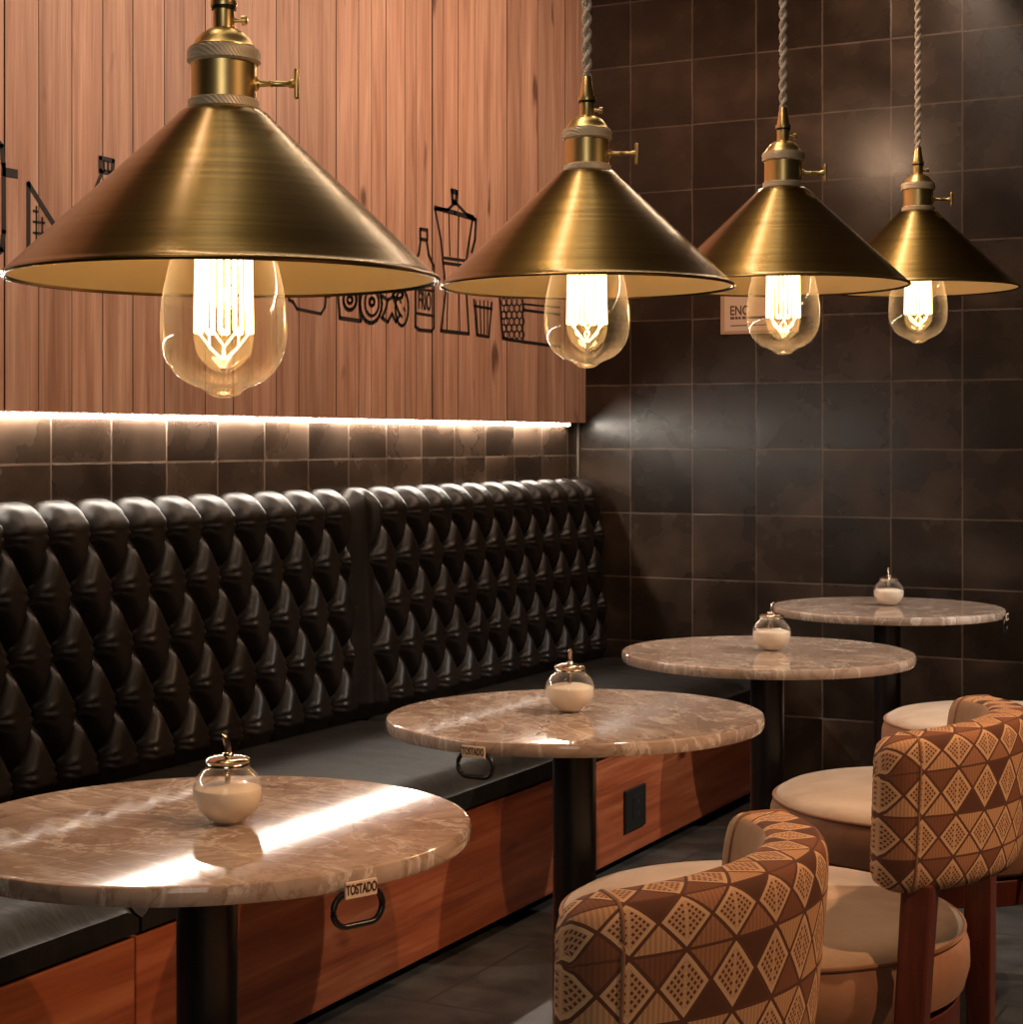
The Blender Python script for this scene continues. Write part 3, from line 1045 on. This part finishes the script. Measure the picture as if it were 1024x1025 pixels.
def make_lamp(loc):
    t_ = thing('pendant_lamp', LLAB[0], 'pendant lamp', loc, YAW, 'brass pendant lamps in a row')
    # shade: outside brass, inside pale gold
    bm = bmesh.new()
    out = [(.040, .228), (.052, .226), (.060, .221), (.067, .213), (.12, .1625), (.20, .0866), (.262, .0270), (.281, .0090), (.287, .004)]
    bead = [(.2895, .003), (.2915, 0), (.2895, -.003), (.286, -.0025), (.2835, .001)]
    inn = [(.278, .0075), (.258, .0262), (.197, .0845), (.117, .1600), (.064, .2095), (.050, .222), (.036, .2245)]
    lathe(bm, out + bead, 120, mi=0)
    lathe(bm, [bead[-1]] + inn, 120, mi=1)
    lathe(bm, [inn[-1], out[0]], 120, mi=0)
    bmesh.ops.remove_doubles(bm, verts=bm.verts, dist=.00005)
    from_bm('shade', bm, [M['shade'], M['shade_in']], t_)
    bm = bmesh.new(); lathe(bm, [(0, .226), (.045, .226), (.0475, .228), (.0475, .238), (.045, .240), (0, .240)], 64); from_bm('shade_ring', bm, M['knurl'], t_)
    bm = bmesh.new(); lathe(bm, [(0, .239), (.0435, .239), (.0435, .291), (0, .291)], 64); sk = from_bm('socket', bm, M['brass'], t_)
    bm = bmesh.new(); lathe(bm, [(0, .288), (.046, .288), (.0495, .291), (.0485, .297), (.0495, .303), (.047, .308), (0, .308)], 64); from_bm('collar', bm, M['knurl'], t_)
    bm = bmesh.new(); lathe(bm, [(0, .306), (.045, .306), (.0445, .310), (.041, .3125), (.038, .319), (.031, .3275), (.021, .3335), (.0150, .336), (0, .336)], 64); from_bm('socket_cap', bm, M['brass'], t_)
    bm = bmesh.new(); lathe(bm, [(0, .333), (.0150, .334), (.0145, .338), (.0145, .362), (0, .362)], 40); from_bm('neck', bm, M['brass'], t_)
    bm = bmesh.new(); lathe(bm, [(0, .361), (.0165, .361), (.0165, .366), (0, .366)], 40); from_bm('washer', bm, M['rubber'], t_)
    bm = bmesh.new(); lathe(bm, [(0, .3655), (.0175, .3655), (.0178, .369), (.0175, .3725), (.0145, .3730), (.0085, .413), (.0075, .4145), (0, .4145)], 40); from_bm('cord_grip', bm, M['brass'], t_)
    bm = bmesh.new()
    ry = Matrix.Rotation(pi / 2, 4, 'Y')
    lathe(bm, [(0, 0), (.003, 0), (.003, .012), (.0065, .012), (.0065, .018), (.004, .020), (0, .020)], 20, mat4=Matrix.Translation((.012, 0, .347)) @ ry)
    from_bm('set_screw', bm, M['brass'], t_)
    bm = bmesh.new()
    lathe(bm, [(0, 0), (.009, 0), (.009, .004), (.0045, .006), (.0040, .020), (.0050, .022), (.0040, .024), (.0040, .044), (.0060, .047), (.0060, .052), (0, .053)], 24, mat4=Matrix.Translation((.042, 0, .262)) @ ry)
    from_bm('switch_rod', bm, M['brass'], t_)
    bm = bmesh.new()
    box(bm, (.0945, -.0045, .241), (.1010, .0045, .283), .0028, 3)
    from_bm('switch_key', bm, M['brass'], t_)
    # twisted pair of braided wires up to the ceiling
    bm = bmesh.new()
    top = ZC - loc[2] - .02
    for ph in (0, pi):
        N = int((top - .41) / .004)
        pts = [(.0052 * cos(ph + 2 * pi * k * .004 / .062), .0052 * sin(ph + 2 * pi * k * .004 / .062), .41 + k * .004) for k in range(N)]
        tube(bm, pts, .0052, 8)
    from_bm('cord', bm, M['cord'], t_)
    bm = bmesh.new(); lathe(bm, [(0, top - .012), (.012, top - .012), (.05, top - .002), (.055, top + .015), (.055, top + .02), (0, top + .02)], 40); from_bm('ceiling_rose', bm, M['brass'], t_)
    # bulb
    prof = [(.020, .170), (.023, .150), (.033, .118), (.047, .085), (.060, .055), (.0715, .022), (.079, -.010), (.0832, -.040), (.0845, -.065), (.0835, -.085), (.0785, -.106), (.068, -.124), (.054, -.1365), (.041, -.1435), (.030, -.1475), (.0245, -.1515), (.020, -.156), (.011, -.1595), (.004, -.1605), (0, -.1607)]
    bm = bmesh.new(); lathe(bm, fine_profile(prof), 72); bl = from_bm('bulb', bm, M['bulb_glass'], t_)
    bm = bmesh.new(); lathe(bm, [(0, .226), (.024, .226), (.024, .19), (.026, .188), (.024, .184), (.026, .180), (.024, .176), (.022, .166), (0, .166)], 32); from_bm('bulb_base', bm, M['brass'], bl)
    bm = bmesh.new()
    nF = 24
    pts = []
    for k in range(nF):
        a_ = 2 * pi * k / nF
        hi_, lo_ = (.036, .075), (.0385, -.072)
        seq = (hi_, lo_) if k % 2 == 0 else (lo_, hi_)
        for r_, z_ in seq:
            pts.append((r_ * cos(a_), r_ * sin(a_), z_))
    # wires
    for a0, b0 in zip(pts, pts[1:]):
        tube(bm, [a0, b0], .0021, 6)
    for k in range(6):
        a_ = 2 * pi * k / 6 + .2
        tube(bm, [(.037 * cos(a_), .037 * sin(a_), -.068), (.022 * cos(a_ + .5), .022 * sin(a_ + .5), -.092), (.004 * cos(a_), .004 * sin(a_), -.108)], .0015, 6)
    from_bm('filament', bm, M['filament'], bl)
    bm = bmesh.new(); tube(bm, [(0, 0, .17), (0, 0, .02), (0, 0, -.11)], lambda k: .006 - .003 * k, 12); from_bm('glass_stem', bm, M['bulb_glass'], bl)
    return t_


def bulb_light(loc):
    lamp('bulb_glow', 'POINT', (loc[0], loc[1], loc[2] - .02), None, 1.25, (1, .76, .48), shadow_soft_size=.03)

lp0 = None
for i, L_ in enumerate(LAMPS):
    loc = lamp_loc(*L_)
    if lp0 is None:
        lp0 = make_lamp(loc); cord_top = ZC - loc[2]
    else:
        o = dup(lp0, loc, YAW, LLAB[i])
        # the cord reaches the same ceiling from a different height
        for c_ in o.children:
            if c_.name.startswith('cord') and not c_.name.startswith('cord_grip'):
                k = (ZC - loc[2] - .02 - .41) / (cord_top - .02 - .41)
                me = c_.data.copy()
                for v in me.vertices: v.co.z = .41 + (v.co.z - .41) * k
                c_.data = me
            if c_.name.startswith('ceiling_rose'):
                c_.location.z = (ZC - loc[2]) - cord_top
    bulb_light(loc)
